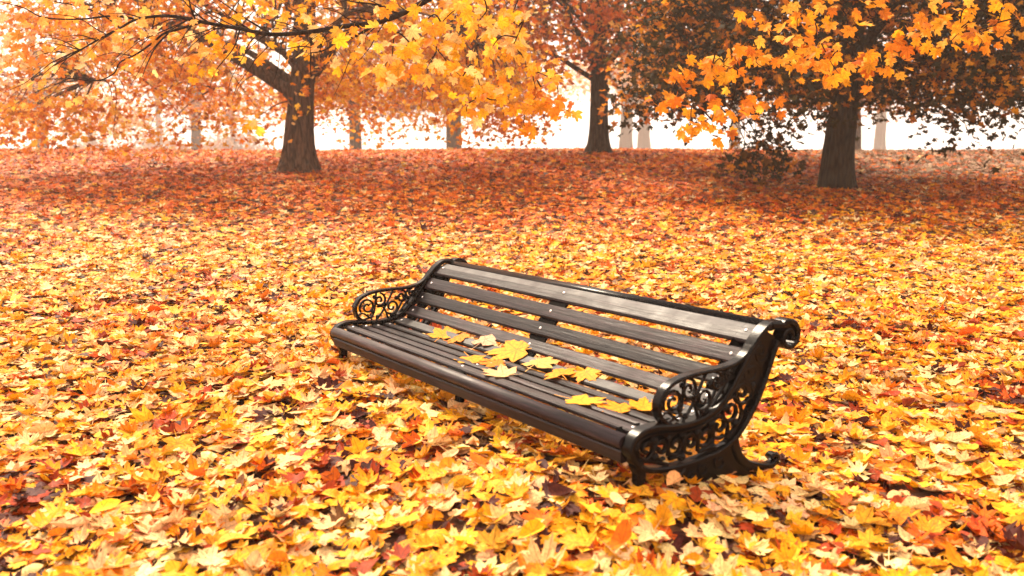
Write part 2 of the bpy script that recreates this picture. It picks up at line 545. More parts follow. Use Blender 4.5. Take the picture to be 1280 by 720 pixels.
def crown_points(n, ctr, rx, ry, z_low, z_top, low_edge, shell=.55, gap=.35, seed=0):
    """points inside a dome: z_low at the axis falling to low_edge at the rim, thinned into clumps"""
    r_ = np.random.default_rng(seed)
    out = []
    off = r_.random(3) * 40
    while len(out) < n:
        a = r_.uniform(0, 6.283); rr = math.sqrt(r_.random())
        x, y = rr * math.cos(a), rr * math.sin(a)
        zl = z_low + (low_edge - z_low) * rr ** 1.6 + r_.normal(0, .12)
        zt = zl + (z_top - zl) * math.sqrt(max(0.03, 1 - rr ** 2.4))
        t = r_.random()
        z = zl + (zt - zl) * (t ** 1.15)
        px, py = ctr[0] + x * rx, ctr[1] + y * ry
        q = float(vnoise(np.array(px + off[0] + z * .7), np.array(z * 1.3 + off[1] + py * .45), .9))
        if q < gap: continue
        out.append((px, py, z))
    return np.array(out)

def clear_front(p, w, z):
    return p[~((np.abs(p[:, 0]) < w) & (p[:, 1] < .6) & (p[:, 2] < z))]

def ring_limbs(n, h, el, length, droop, r, az0=0, jit=.25):
    return [(h + rng.uniform(-.25, .25), az0 + k * 2 * math.pi / n + rng.uniform(-jit, jit), el + rng.uniform(-.15, .2), length * rng.uniform(.85, 1.15), droop, r * rng.uniform(.8, 1.1)) for k in range(n)]

ORANGE_CROWN = [(20, (.80, .31, .018)), (20, (.76, .22, .010)), (16, (.86, .42, .04)), (10, (.55, .13, .02)), (8, (.85, .55, .22)), (6, (.30, .09, .02))]
RED_CROWN = [(22, (.66, .15, .008)), (16, (.50, .09, .006)), (16, (.78, .27, .014)), (14, (.22, .06, .015)), (8, (.8, .42, .08)), (12, (.10, .055, .015))]
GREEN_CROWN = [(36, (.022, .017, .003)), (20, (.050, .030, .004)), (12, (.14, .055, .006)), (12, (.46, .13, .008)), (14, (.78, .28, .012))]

# --- dark-crowned tree on the right
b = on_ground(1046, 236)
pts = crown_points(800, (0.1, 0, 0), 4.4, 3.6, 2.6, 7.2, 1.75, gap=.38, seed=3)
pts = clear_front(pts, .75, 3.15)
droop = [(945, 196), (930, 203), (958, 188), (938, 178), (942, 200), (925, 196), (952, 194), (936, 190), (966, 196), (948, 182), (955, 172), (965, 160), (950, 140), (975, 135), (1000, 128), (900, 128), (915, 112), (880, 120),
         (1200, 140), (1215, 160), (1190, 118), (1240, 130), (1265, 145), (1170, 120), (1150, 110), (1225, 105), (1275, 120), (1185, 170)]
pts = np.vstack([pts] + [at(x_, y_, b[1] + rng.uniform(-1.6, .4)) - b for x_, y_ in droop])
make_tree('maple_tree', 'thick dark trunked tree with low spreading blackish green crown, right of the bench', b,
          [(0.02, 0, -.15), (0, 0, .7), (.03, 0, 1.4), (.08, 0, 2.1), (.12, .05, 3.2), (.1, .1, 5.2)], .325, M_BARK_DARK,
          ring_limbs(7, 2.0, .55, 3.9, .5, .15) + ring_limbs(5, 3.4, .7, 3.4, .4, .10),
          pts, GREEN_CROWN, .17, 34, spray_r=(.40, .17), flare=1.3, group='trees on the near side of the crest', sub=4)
# --- orange tree on the left
b = on_ground(374, 216)
pts = crown_points(640, (-0.6, 0, 0), 6.3, 4.2, 2.45, 7.6, 1.1, gap=.33, seed=5)
pts = clear_front(pts, 1.0, 3.7)
droop = [(150, 158), (200, 168), (100, 172), (60, 178), (230, 150), (268, 140), (178, 182), (306, 158), (120, 150), (40, 160), (242, 164), (20, 176), (85, 150), (290, 128), (140, 186), (325, 140), (10, 150), (420, 118), (445, 105)]
pts = np.vstack([pts] + [at(x_, y_, b[1] + rng.uniform(-2.5, 1.5)) - b for x_, y_ in droop])
make_tree('maple_tree', 'orange crowned tree with flared grey brown trunk and low forked limbs, left of the bench', b,
          [(-.05, 0, -.15), (0, 0, .6), (.06, 0, 1.3), (.12, 0, 1.9), (.2, 0, 2.8), (.3, 0, 4.6)], .36, M_BARK,
          [(1.75, 2.9, .75, 5.0, .5, .19), (1.9, .2, 1.0, 3.8, .3, .17)] + ring_limbs(6, 2.3, .65, 5.0, 1.0, .09),
          pts, ORANGE_CROWN, .155, 38, spray_r=(.46, .17), group='trees on the near side of the crest', sub=4)
# --- upright russet tree in the centre
b = on_ground(748, 192.5)
pts = crown_points(560, (.2, 0, 0), 4.4, 3.6, 2.9, 8.6, 2.3, gap=.38, seed=8)
make_tree('maple_tree', 'slender upright tree with straight dark trunk and russet crown at the middle of the crest', b,
          [(0, 0, -.15), (0, 0, .8), (0, 0, 2), (-.05, 0, 3.4), (-.08, 0, 5.5), (0, 0, 7.5)], .30, M_BARK_DARK,
          ring_limbs(6, 2.2, .75, 4.0, .5, .09) + ring_limbs(6, 3.6, .7, 3.4, .4, .08),
          pts, RED_CROWN, .2, 24, spray_r=(.45, .18), group='trees on the near side of the crest', sub=3)

# --- trees beyond the crest, fading into the mist
def far_tree(px, Y, w_px, label, seed, pal, crown_r, z_low, edge, lean=0, n=130, h=9.0, dense=False):
    x = (px - 640) / CAM_F * Y * 1.0
    gz = float(ground_z(x, Y))
    r = w_px / 2 / CAM_F * Y
    z_low += .6; edge += .6
    k = Y / 46.0; crown_r = crown_r * k; z_low = z_low * k; edge = edge * k; h = h * k ** .7
    up = at(px, 190, Y)[2] - gz                      # height of the part the crest hides
    pts_ = crown_points(n, (0, 0, 0), crown_r, crown_r * .85, z_low + up, h + up, edge + up, gap=.40, seed=seed)
    make_tree('background_tree', label, (x, Y, gz),
              [(0, 0, -.2), (0, 0, .6 * up + .3), (lean * .5, 0, up + 1.4 * k), (lean, 0, up + 3.0 * k), (lean * 1.2, 0, up + 5 * k)], r, M_BARK,
              ring_limbs(5, up + 2.2 * k, .9, crown_r, .5, r * .4), pts_, pal, (.40 if dense else .28) * k ** .65, 60 if dense else 46, tmpl=T_FAR, spray_r=(.6 * k, (.4 if dense else .25) * k),
              group='misty trees beyond the crest', sub=2, twig_r=.02, flare=1.9)

far_tree(446, 75, 17, 'misty tree with forked trunk just right of the orange tree', 21, RED_CROWN, 3.2, 2.1, 1.6, .1)
far_tree(569, 70, 22, 'misty stout trunked tree beyond the crest between the orange tree and the upright russet tree', 22, RED_CROWN, 4.2, 2.2, 1.5, 0)
far_tree(781, 205, 18, 'pale ghostly tree in mist just right of the upright russet tree', 23, ORANGE_CROWN, 4.0, 3.0, 2.2, 0, 90)
far_tree(803, 240, 17, 'faintest mist veiled tree second right of the upright russet tree', 24, ORANGE_CROWN, 4.2, 3.4, 2.4, 0, 80)
far_tree(915, 265, 14, 'faint mist veiled tree between the upright russet tree and the dark crowned tree', 25, ORANGE_CROWN, 4.5, 3.4, 2.6, 0, 80)
far_tree(1066, 62, 14, 'slim leaning misty tree half hidden by the trunk of the dark crowned tree', 26, RED_CROWN, 3.2, 2.4, 1.6, -.25, 120)
far_tree(1094, 235, 15, 'pale mist veiled tree just right of the dark crowned tree', 27, ORANGE_CROWN, 4.5, 3.2, 2.4, 0, 90)
far_tree(250, 130, 14, 'grey misty trunk seen under the left side of the orange crown', 28, RED_CROWN, 4.2, 1.4, .6, .2, 130)
far_tree(60, 115, 16, 'misty tree at the left edge beyond the crest', 30, ORANGE_CROWN, 4.4, 1.6, .6, 0, 130)

for px_, Y_, w_, sd_, lo_, cr_, lab_ in ((296, 215, 8, 42, -1.2, 2.2, 'low bushy tree in mist just left of the orange tree trunk'),
                                     (205, 235, 8, 43, -1.2, 1.9, 'low mauve bushy tree in mist midway between the two misty trunks at the left'),
                                     (120, 225, 8, 45, -1.2, 2.0, 'low bushy mist veiled tree near the left edge')):
    far_tree(px_, Y_, w_, lab_, sd_, [(10, (.30, .13, .07)), (10, (.36, .20, .14)), (6, (.55, .24, .08))], cr_, .0 + lo_, -.9 + lo_, 0, 110, 1.2, True)

# --- maple whose boughs overhang the view from the right
trunk_base = np.array([7.6, 7.4, float(ground_z(7.6, 7.4))])
root = empty('overhanging_maple', trunk_base, 'maple whose thin dark bough and bright yellow leaves hang across the top of the view', 'tree')
tb = Tubes()
tk = catmull([(0, 0, -.2), (0, 0, .8), (-.08, 0, 2.0), (-.1, .05, 3.2), (0, .1, 5.0), (.1, .1, 7)], 6) + trunk_base
tb.tube(tk, np.linspace(.36, .14, len(tk)) * (1 + .6 * np.exp(-(tk[:, 2] - tk[0, 2]) / .35)), 16, .06, False)
tb.build('trunk', M_BARK_DARK, root, trunk_base)
BY = 7.4
def px_path(pl, Y0, Y1=None, n=5):
    Y1 = Y1 or Y0
    ys = np.linspace(Y0, Y1, len(pl))
    return catmull([at(x, y, yy) for (x, y), yy in zip(pl, ys)], n)
bough = Tubes()
main = np.vstack([catmull([tk[14], trunk_base + np.array([-2.0, .2, 3.75]), trunk_base + np.array([-4.6, .1, 3.72]), trunk_base + np.array([-6.6, 0, 3.25]), at(545, -6, BY)], 5)[:-1],
                  px_path([(545, -6), (500, 18), (470, 28), (430, 33), (385, 40), (340, 43), (300, 36), (255, 28), (210, 20), (172, 24), (150, 35), (122, 50), (95, 66), (68, 82)], BY, 7.0)])
bough.tube(main, np.concatenate([np.linspace(.10, .024, 20), np.linspace(.023, .004, len(main) - 20)]), 8, .08)
side = [([(472, 29), (445, 45), (420, 55), (402, 64), (388, 66)], .014), ([(388, 40), (389, 60), (388, 80), (389, 97)], .011),
        ([(250, 28), (225, 36), (205, 42), (190, 54), (170, 68), (150, 78), (142, 92), (120, 101), (82, 97)], .012),
        ([(300, 36), (265, 30), (240, 12), (222, -8)], .010), ([(245, 27), (238, 8), (236, -10)], .010),
        ([(172, 24), (140, 20), (100, 24), (55, 22), (30, 10), (0, 2)], .010), ([(150, 35), (130, 20), (100, 8), (60, 0), (40, -10)], .008),
        ([(340, 43), (305, 22), (285, 8), (262, -8)], .010), ([(210, 42), (195, 58), (184, 80), (178, 96)], .008),
        ([(402, 64), (380, 58), (350, 62), (320, 60)], .007), ([(120, 50), (100, 44), (80, 46)], .006), ([(165, 70), (140, 66), (118, 72)], .006),
        ([(500, 18), (470, 6), (440, 2), (400, -8)], .010), ([(300, 36), (292, 60), (270, 88), (262, 110)], .007), ([(95, 66), (60, 66), (30, 78)], .006)]
for pl, r in side:
    p = px_path(pl, BY - .02 * rng.random(), BY + rng.uniform(-.5, .3))
    bough.tube(p, np.linspace(r * .95, r * .3, len(p)), 6, .05)
for k_ in range(46):                               # fine shoots along the bough
    i_ = int(rng.integers(24, len(main) - 1))
    p0 = main[i_]
    sh = limb_path(p0, rng.uniform(2.2, 4.2), rng.uniform(-.9, .7), rng.uniform(.25, .75), .6, 6, .16)
    bough.tube(sh, np.linspace(.005, .0016, len(sh)), 5, 0, False)
bough.build('bough', M_TWIG, root, trunk_base)

# right-hand bough runs above the picture and drops sprays into it
b2 = Tubes()
second = catmull([tk[12], trunk_base + np.array([-1.3, -.2, 3.25]), trunk_base + np.array([-3.2, -.2, 3.45]), trunk_base + np.array([-5.2, -.1, 3.35]), at(820, -60, 7.2), at(700, -30, 7.0)], 6)
b2.tube(second, np.linspace(.085, .016, len(second)), 8, .08)
# leaf sprays: (px, py, distance, spread px, leaves, tone)
YEL_S = [(12, (.82, .40, .018)), (6, (.85, .48, .06)), (4, (.86, .58, .2)), (3, (.78, .28, .02))]
ORG_S = [(10, (.80, .33, .014)), (8, (.76, .25, .014)), (4, (.84, .44, .05)), (4, (.5, .13, .012))]
PCH_S = [(8, (.86, .58, .25)), (8, (.84, .45, .10)), (6, (.75, .3, .04)), (3, (.5, .15, .03))]
clusters = [
    (520, 40, 6.4, 38, 34, 'y'), (490, 70, 6.6, 26, 20, 'y'), (560, 20, 6.4, 30, 24, 'y'), (545, 65, 6.6, 26, 20, 'y'), (600, 25, 6.8, 26, 16, 'y'), (640, 20, 7.0, 24, 16, 'y'),
    (480, 88, 6.8, 16, 10, 'y'), (565, 85, 6.9, 22, 14, 'y'), (600, 110, 7.0, 22, 16, 'y'), (640, 60, 7.0, 20, 14, 'y'), (655, 75, 7.0, 16, 10, 'y'),
    (585, 130, 7.2, 20, 14, 'y'), (630, 125, 7.2, 22, 16, 'y'), (670, 120, 7.4, 22, 16, 'o'), (700, 130, 7.4, 18, 10, 'o'), (615, 60, 7.2, 14, 6, 'p'), (655, 155, 7.4, 16, 7, 'o'), (690, 100, 7.3, 16, 9, 'o'),
    (1000, 20, 6.8, 26, 16, 'o'), (1020, 45, 6.8, 24, 16, 'y'), (990, 65, 6.9, 24, 16, 'o'), (1040, 80, 6.9, 26, 18, 'o'), (1075, 85, 7.0, 20, 14, 'o'), (1005, 85, 7.0, 18, 10, 'y'),
    (960, 30, 7.0, 18, 10, 'o'), (945, 75, 7.1, 20, 13, 'o'), (890, 85, 7.1, 20, 14, 'o'), (905, 78, 7.1, 14, 9, 'y'), (850, 95, 7.2, 14, 9, 'o'), (838, 125, 7.2, 12, 7, 'o'),
    (915, 130, 7.3, 20, 14, 'o'), (890, 150, 7.3, 20, 14, 'o'), (862, 160, 7.3, 14, 11, 'o'), (945, 140, 7.4, 12, 7, 'o'), (1125, 78, 7.2, 18, 12, 'o'), (1145, 55, 7.2, 16, 10, 'o'),
    (1170, 35, 7.2, 22, 14, 'o'), (1200, 30, 7.2, 20, 12, 'o'), (1190, 50, 7.3, 12, 6, 'o'), (1250, 20, 7.2, 22, 12, 'o'), (1260, 38, 7.3, 16, 9, 'o'), (1235, 45, 7.3, 12, 6, 'o'), (1085, 12, 7.0, 18, 9, 'o'),
    (340, 10, 7.3, 34, 16, 'y'), (420, 15, 7.2, 30, 16, 'y'), (290, 60, 7.6, 30, 14, 'o'), (270, 75, 7.6, 26, 14, 'y'), (375, 60, 7.5, 22, 10, 'y'), (180, 10, 7.2, 34, 14, 'p'), (110, 18, 7.2, 40, 18, 'p'), (40, 40, 7.2, 40, 18, 'p'),
    (60, 80, 7.3, 40, 16, 'p'), (120, 95, 7.4, 36, 12, 'p'), (20, 110, 7.3, 34, 12, 'p'), (310, 160, 7.8, 14, 6, 'y'), (160, 60, 7.4, 28, 10, 'p'), (440, 60, 7.2, 20, 8, 'y'), (230, 50, 7.4, 24, 9, 'p')]
pal_of = {'y': YEL_S, 'o': ORG_S, 'p': PCH_S}
P1, P2 = main, second
chunks = []
T_HANG = leaf_template(MAPLE, True, True)
net = [second]                                     # shoots branch from the bough or from a shoot already there
for (px, py, dist, sp, nl, tone) in sorted(clusters, key=lambda q: q[1]):
    nl = int(nl * (1.5 if px < 455 else 1.15))
    c0 = at(px, py, dist)
    s_m = sp / CAM_F * dist
    if px > 455:
        P = np.concatenate(net)
        dd = np.linalg.norm((P - c0) * np.array([1, .6, .8]), axis=1) + 1.5 * np.maximum(0, c0[2] + .05 - P[:, 2])
        k = int(np.argmin(dd))
        mid = (P[k] + c0) / 2 + rng.normal(0, .06, 3) + np.array([0, 0, .06])
        sh = catmull([P[k], mid, c0, c0 - np.array([rng.normal(0, .05), 0, s_m * .5])], 5)
        net.append(sh[4:])
        b2.tube(sh, np.linspace(.0065, .0022, len(sh)), 5, 0, False)
    pos = c0 + rng.normal(0, 1, (nl, 3)) * np.array([s_m * .85, .16, s_m * .55])
    nrm = np.stack([rng.normal(0, .45, nl), rng.normal(-.75, .35, nl), rng.normal(.55, .4, nl)], -1)
    spin = rng.normal(math.pi, .7, nl)               # tips hang down
    R = rot_from(nrm, spin)
    chunks.append(build_leaves(T_HANG, pos, R, rng.uniform(.09, .155, nl) * (.8 if px < 455 else .88), pick(pal_of[tone], nl, .08), .7, .2))
V, F, K = merge(chunks)
b2.build('bough', M_TWIG, root, trunk_base)
np_mesh('foliage', V, F, M_FOLIAGE, root, K, offset=trunk_base)

# ------------------------------------------------------------------ the bench
BX, BYY, YAW, BL = -1.0918, 5.5697, -0.9515, 2.6805
ex = Vector((math.cos(YAW), math.sin(YAW), .0147)).normalized()
ey = Vector((-math.sin(YAW), math.cos(YAW), .0236)); ey = (ey - ex * ey.dot(ex)).normalized()
ez = ex.cross(ey)
bench = empty('park_bench', (0, 0, 0), 'ornate black iron and dark wood park bench with scrolled ends amid the fallen leaves', 'bench')
BM = Matrix(((ex.x, ey.x, ez.x, BX), (ex.y, ey.y, ez.y, BYY), (ex.z, ey.z, ez.z, 0), (0, 0, 0, 1)))
bench.matrix_world = BM

m, nt, bs, out = new_mat('weathered_wood')
v = mapped(nt, (1.2, 26, 26))
n = noise_node(nt, 3.0, 8, 0.65, v)
n2 = noise_node(nt, 5.0, 4, 0.6, mapped(nt, (1, 1, 1)))
r = ramp(nt, n.outputs[0], [(.3, (.003, .002, .002)), (.52, (.018, .0110, .0120)), (.75, (.064, .041, .046))])
r2 = ramp(nt, n2.outputs[0], [(.35, (.55, .5, .5)), (.7, (1.15, 1.1, 1.1))])
mm = nt.nodes.new('ShaderNodeMix'); mm.data_type = 'RGBA'; mm.blend_type = 'MULTIPLY'; mm.inputs[0].default_value = 1
nt.links.new(r.outputs[0], mm.inputs[6]); nt.links.new(r2.outputs[0], mm.inputs[7])
oi = nt.nodes.new('ShaderNodeObjectInfo')          # every board has weathered a little differently
om = nt.nodes.new('ShaderNodeMapRange'); om.inputs[3].default_value = .45; om.inputs[4].default_value = 1.5
nt.links.new(oi.outputs['Random'], om.inputs[0])
ov = nt.nodes.new('ShaderNodeVectorMath'); ov.operation = 'SCALE'
nt.links.new(mm.outputs[2], ov.inputs[0]); nt.links.new(om.outputs[0], ov.inputs['Scale'])
nt.links.new(ov.outputs[0], bs.inputs['Base Color'])
rr = ramp(nt, n2.outputs[0], [(.3, (.36,) * 3), (.7, (.62,) * 3)])
nt.links.new(rr.outputs[0], bs.inputs['Roughness'])
bs.inputs['Specular IOR Level'].default_value = .24
bump(nt, bs, n.outputs[0], .8, .003)
M_WOOD = m

m, nt, bs, out = new_mat('black_iron')
n = noise_node(nt, 22, 6, .65, mapped(nt, (1, 1, 1)))
r = ramp(nt, n.outputs[0], [(.4, (.0018, .0015, .0013)), (.7, (.008, .0045, .0035))])
nt.links.new(r.outputs[0], bs.inputs['Base Color'])
bs.inputs['Roughness'].default_value = .26
bs.inputs['Specular IOR Level'].default_value = .09
bump(nt, bs, n.outputs[0], .4, .003)
M_IRON = m
m, nt, bs, out = new_mat('matt_black_iron')
bs.inputs['Base Color'].default_value = (.004, .0032, .0028, 1); bs.inputs['Roughness'].default_value = .8; bs.inputs['Specular IOR Level'].default_value = .04
M_MATT = m
m, nt, bs, out = new_mat('worn_steel')
bs.inputs['Base Color'].default_value = (.55, .5, .48, 1); bs.inputs['Metallic'].default_value = .8; bs.inputs['Roughness'].default_value = .35
M_BOLT = m

def prism(name, sec, x0, x1, mat, parent, seg=1):
    """section (y,z) closed polygon swept along X"""
    bm = bmesh.new()
    rings = []
    for k in range(seg + 1):
        x = x0 + (x1 - x0) * k / seg
        rings.append([bm.verts.new((x, y, z)) for y, z in sec])
    n = len(sec)
    for k in range(seg):
        for j in range(n):
            bm.faces.new((rings[k][j], rings[k][(j + 1) % n], rings[k + 1][(j + 1) % n], rings[k + 1][j]))
    bm.faces.new(rings[0][::-1]); bm.faces.new(rings[-1])
    bmesh.ops.recalc_face_normals(bm, faces=bm.faces)
    me = bpy.data.meshes.new(name); bm.to_mesh(me); bm.free()
    return link_mesh(name, me, mat, parent)

# seat/back line (y, z) measured on the end casting
SPROF = catmull([(-.005, .366), (.05, .374), (.14, .370), (.22, .360), (.31, .354), (.38, .357), (.45, .375), (.50, .408), (.55, .452), (.60, .508), (.65, .566), (.70, .622), (.75, .664), (.80, .686), (.85, .692)], 8)
seglen = np.concatenate([[0], np.cumsum(np.linalg.norm(np.diff(SPROF, axis=0), axis=1))])
def on_prof(s):
    y = np.interp(s, seglen, SPROF[:, 0]); z = np.interp(s, seglen, SPROF[:, 1])
    e = .004
    ty = np.interp(s + e, seglen, SPROF[:, 0]) - np.interp(s - e, seglen, SPROF[:, 0])
    tz = np.interp(s + e, seglen, SPROF[:, 1]) - np.interp(s - e, seglen, SPROF[:, 1])
    l = math.hypot(ty, tz)
    return np.array([y, z]), np.array([ty, tz]) / l, np.array([-tz, ty]) / l

def slat_section(s0, s1, th=.024, raise_=.0):
    b = .007
    a0, t0, n0 = on_prof(s0); a1, t1, n1 = on_prof(s1)
    am, tm, nm = on_prof((s0 + s1) / 2)
    n0 = n1 = nm
    top = [a0 + n0 * (raise_ - b), a0 + t0 * b + n0 * raise_, am + nm * (raise_ + .001), a1 - t1 * b + n1 * raise_, a1 + n1 * (raise_ - b)]
    bot = [a1 - n1 * (th - b), a1 - t1 * b - n1 * th, a0 + t0 * b - n0 * th, a0 - n0 * (th - b)]
    return [tuple(p) for p in top + bot]

S_TOT = seglen[-1]
s_y = lambda y: float(np.interp(y, SPROF[:, 0], seglen))
seat_cuts = [(s_y(.060), s_y(.122)), (s_y(.156), s_y(.206)), (s_y(.240), s_y(.290)), (s_y(.324), s_y(.368))]
back_edges = [(s_y(.395), s_y(.462)), (s_y(.487), s_y(.543)), (s_y(.564), s_y(.615)), (s_y(.635), s_y(.688)), (s_y(.712), s_y(.808))]
XA, XB = .028, BL - .028
MIDX = BL * .5
def bolt(parent, x, s, raise_=.001):
    a, t, nrm = on_prof(s)
    bm = bmesh.new()
    bmesh.ops.create_uvsphere(bm, u_segments=10, v_segments=6, radius=.0085)
    for v in bm.verts:
        v.co = Vector((v.co.x, v.co.y, v.co.z * .5))
    q = Vector((0, nrm[0], nrm[1])).to_track_quat('Z', 'X').to_matrix()
    bmesh.ops.transform(bm, matrix=Matrix.Translation((x, a[0] + nrm[0] * raise_, a[1] + nrm[1] * raise_)) @ q.to_4x4(), verts=bm.verts)
    me = bpy.data.meshes.new('bolt'); bm.to_mesh(me); bm.free()
    link_mesh('bolt', me, M_BOLT, parent)
for k, (s0, s1) in enumerate(seat_cuts):
    o = prism('seat_slat', slat_section(s0, s1), XA, XB, M_WOOD, bench)
    for x in (XA + .05, MIDX, XB - .05): bolt(o, x, (s0 + s1) / 2)
for k, (s0, s1) in enumerate(back_edges):
    o = prism('back_slat', slat_section(s0, s1), XA, XB, M_WOOD, bench)
    for x in (XA + .05, MIDX, XB - .05): bolt(o, x, (s0 + s1) / 2)
# rounded front roll, with a moulded board under it
roll = []
for k in range(16):
    a = k / 16 * 2 * math.pi
    roll.append((.004 + .036 * math.cos(a), .343 + .030 * math.sin(a)))
prism('front_roll', roll, XA - .02, XB + .0, M_WOOD, bench)
for p in bench.children:
    if p.name.startswith('front_roll'):
        for f in p.data.polygons: f.use_smooth = len(f.vertices) == 4
prism('front_board', [(-.018, .314), (-.022, .308), (-.022, .268), (-.016, .262), (.006, .262), (.008, .268), (.008, .310)], XA, XB, M_WOOD, bench)
# top rail behind the uppermost slat
tr = []
for k in range(14):
    a = k / 14 * 2 * math.pi
    tr.append((.862 + .040 * math.cos(a), .678 + .022 * math.sin(a)))
o = prism('top_rail', tr, XA, XB, M_IRON, bench)
for f in o.data.polygons: f.use_smooth = len(f.vertices) == 4

# ---- cast-iron ends
def ribbon(bm, pts, x0, x1, th):
    """flat bar: curve in (y,z), spanning x0..x1, thickness th in the plane, with chamfered section"""
    P = np.asarray(pts, float)
    T = np.gradient(P, axis=0); T /= np.linalg.norm(T, axis=1)[:, None] + 1e-9
    Nn = np.stack([-T[:, 1], T[:, 0]], -1)
    th = np.broadcast_to(th, (len(P),))
    c = min(.3 * (x1 - x0), .006)
    rings = []
    for p, n_, t in zip(P, Nn, th):
        h = t / 2; cc = min(c, h * .6)
        sec = [(x0 + cc, h), (x1 - cc, h), (x1, h - cc), (x1, -h + cc), (x1 - cc, -h), (x0 + cc, -h), (x0, -h + cc), (x0, h - cc)]
        rings.append([bm.verts.new((x, p[0] + n_[0] * d, p[1] + n_[1] * d)) for x, d in sec])
    for a, b_ in zip(rings[:-1], rings[1:]):
        for j in range(8):
            bm.faces.new((a[j], a[(j + 1) % 8], b_[(j + 1) % 8], b_[j]))
    bm.faces.new(rings[0][::-1]); bm.faces.new(rings[-1])

def plate(bm, poly, x0, x1):
    lo = [bm.verts.new((x0, y, z)) for y, z in poly]; hi = [bm.verts.new((x1, y, z)) for y, z in poly]
    n_ = len(poly)
    for j in range(n_):
        bm.faces.new((lo[j], lo[(j + 1) % n_], hi[(j + 1) % n_], hi[j]))
    bm.faces.new(lo[::-1]); bm.faces.new(hi)

def spiral(c, r0, r1, a0, a1, n=26):
    t = np.linspace(0, 1, n)
    a = a0 + (a1 - a0) * t; r = r0 + (r1 - r0) * t
    return np.stack([c[0] + r * np.cos(a), c[1] + r * np.sin(a)], -1)

def finish(bm, name, mat, parent):
    bmesh.ops.recalc_face_normals(bm, faces=bm.faces)
    me = bpy.data.meshes.new(name); bm.to_mesh(me); bm.free()
    return link_mesh(name, me, mat, parent)

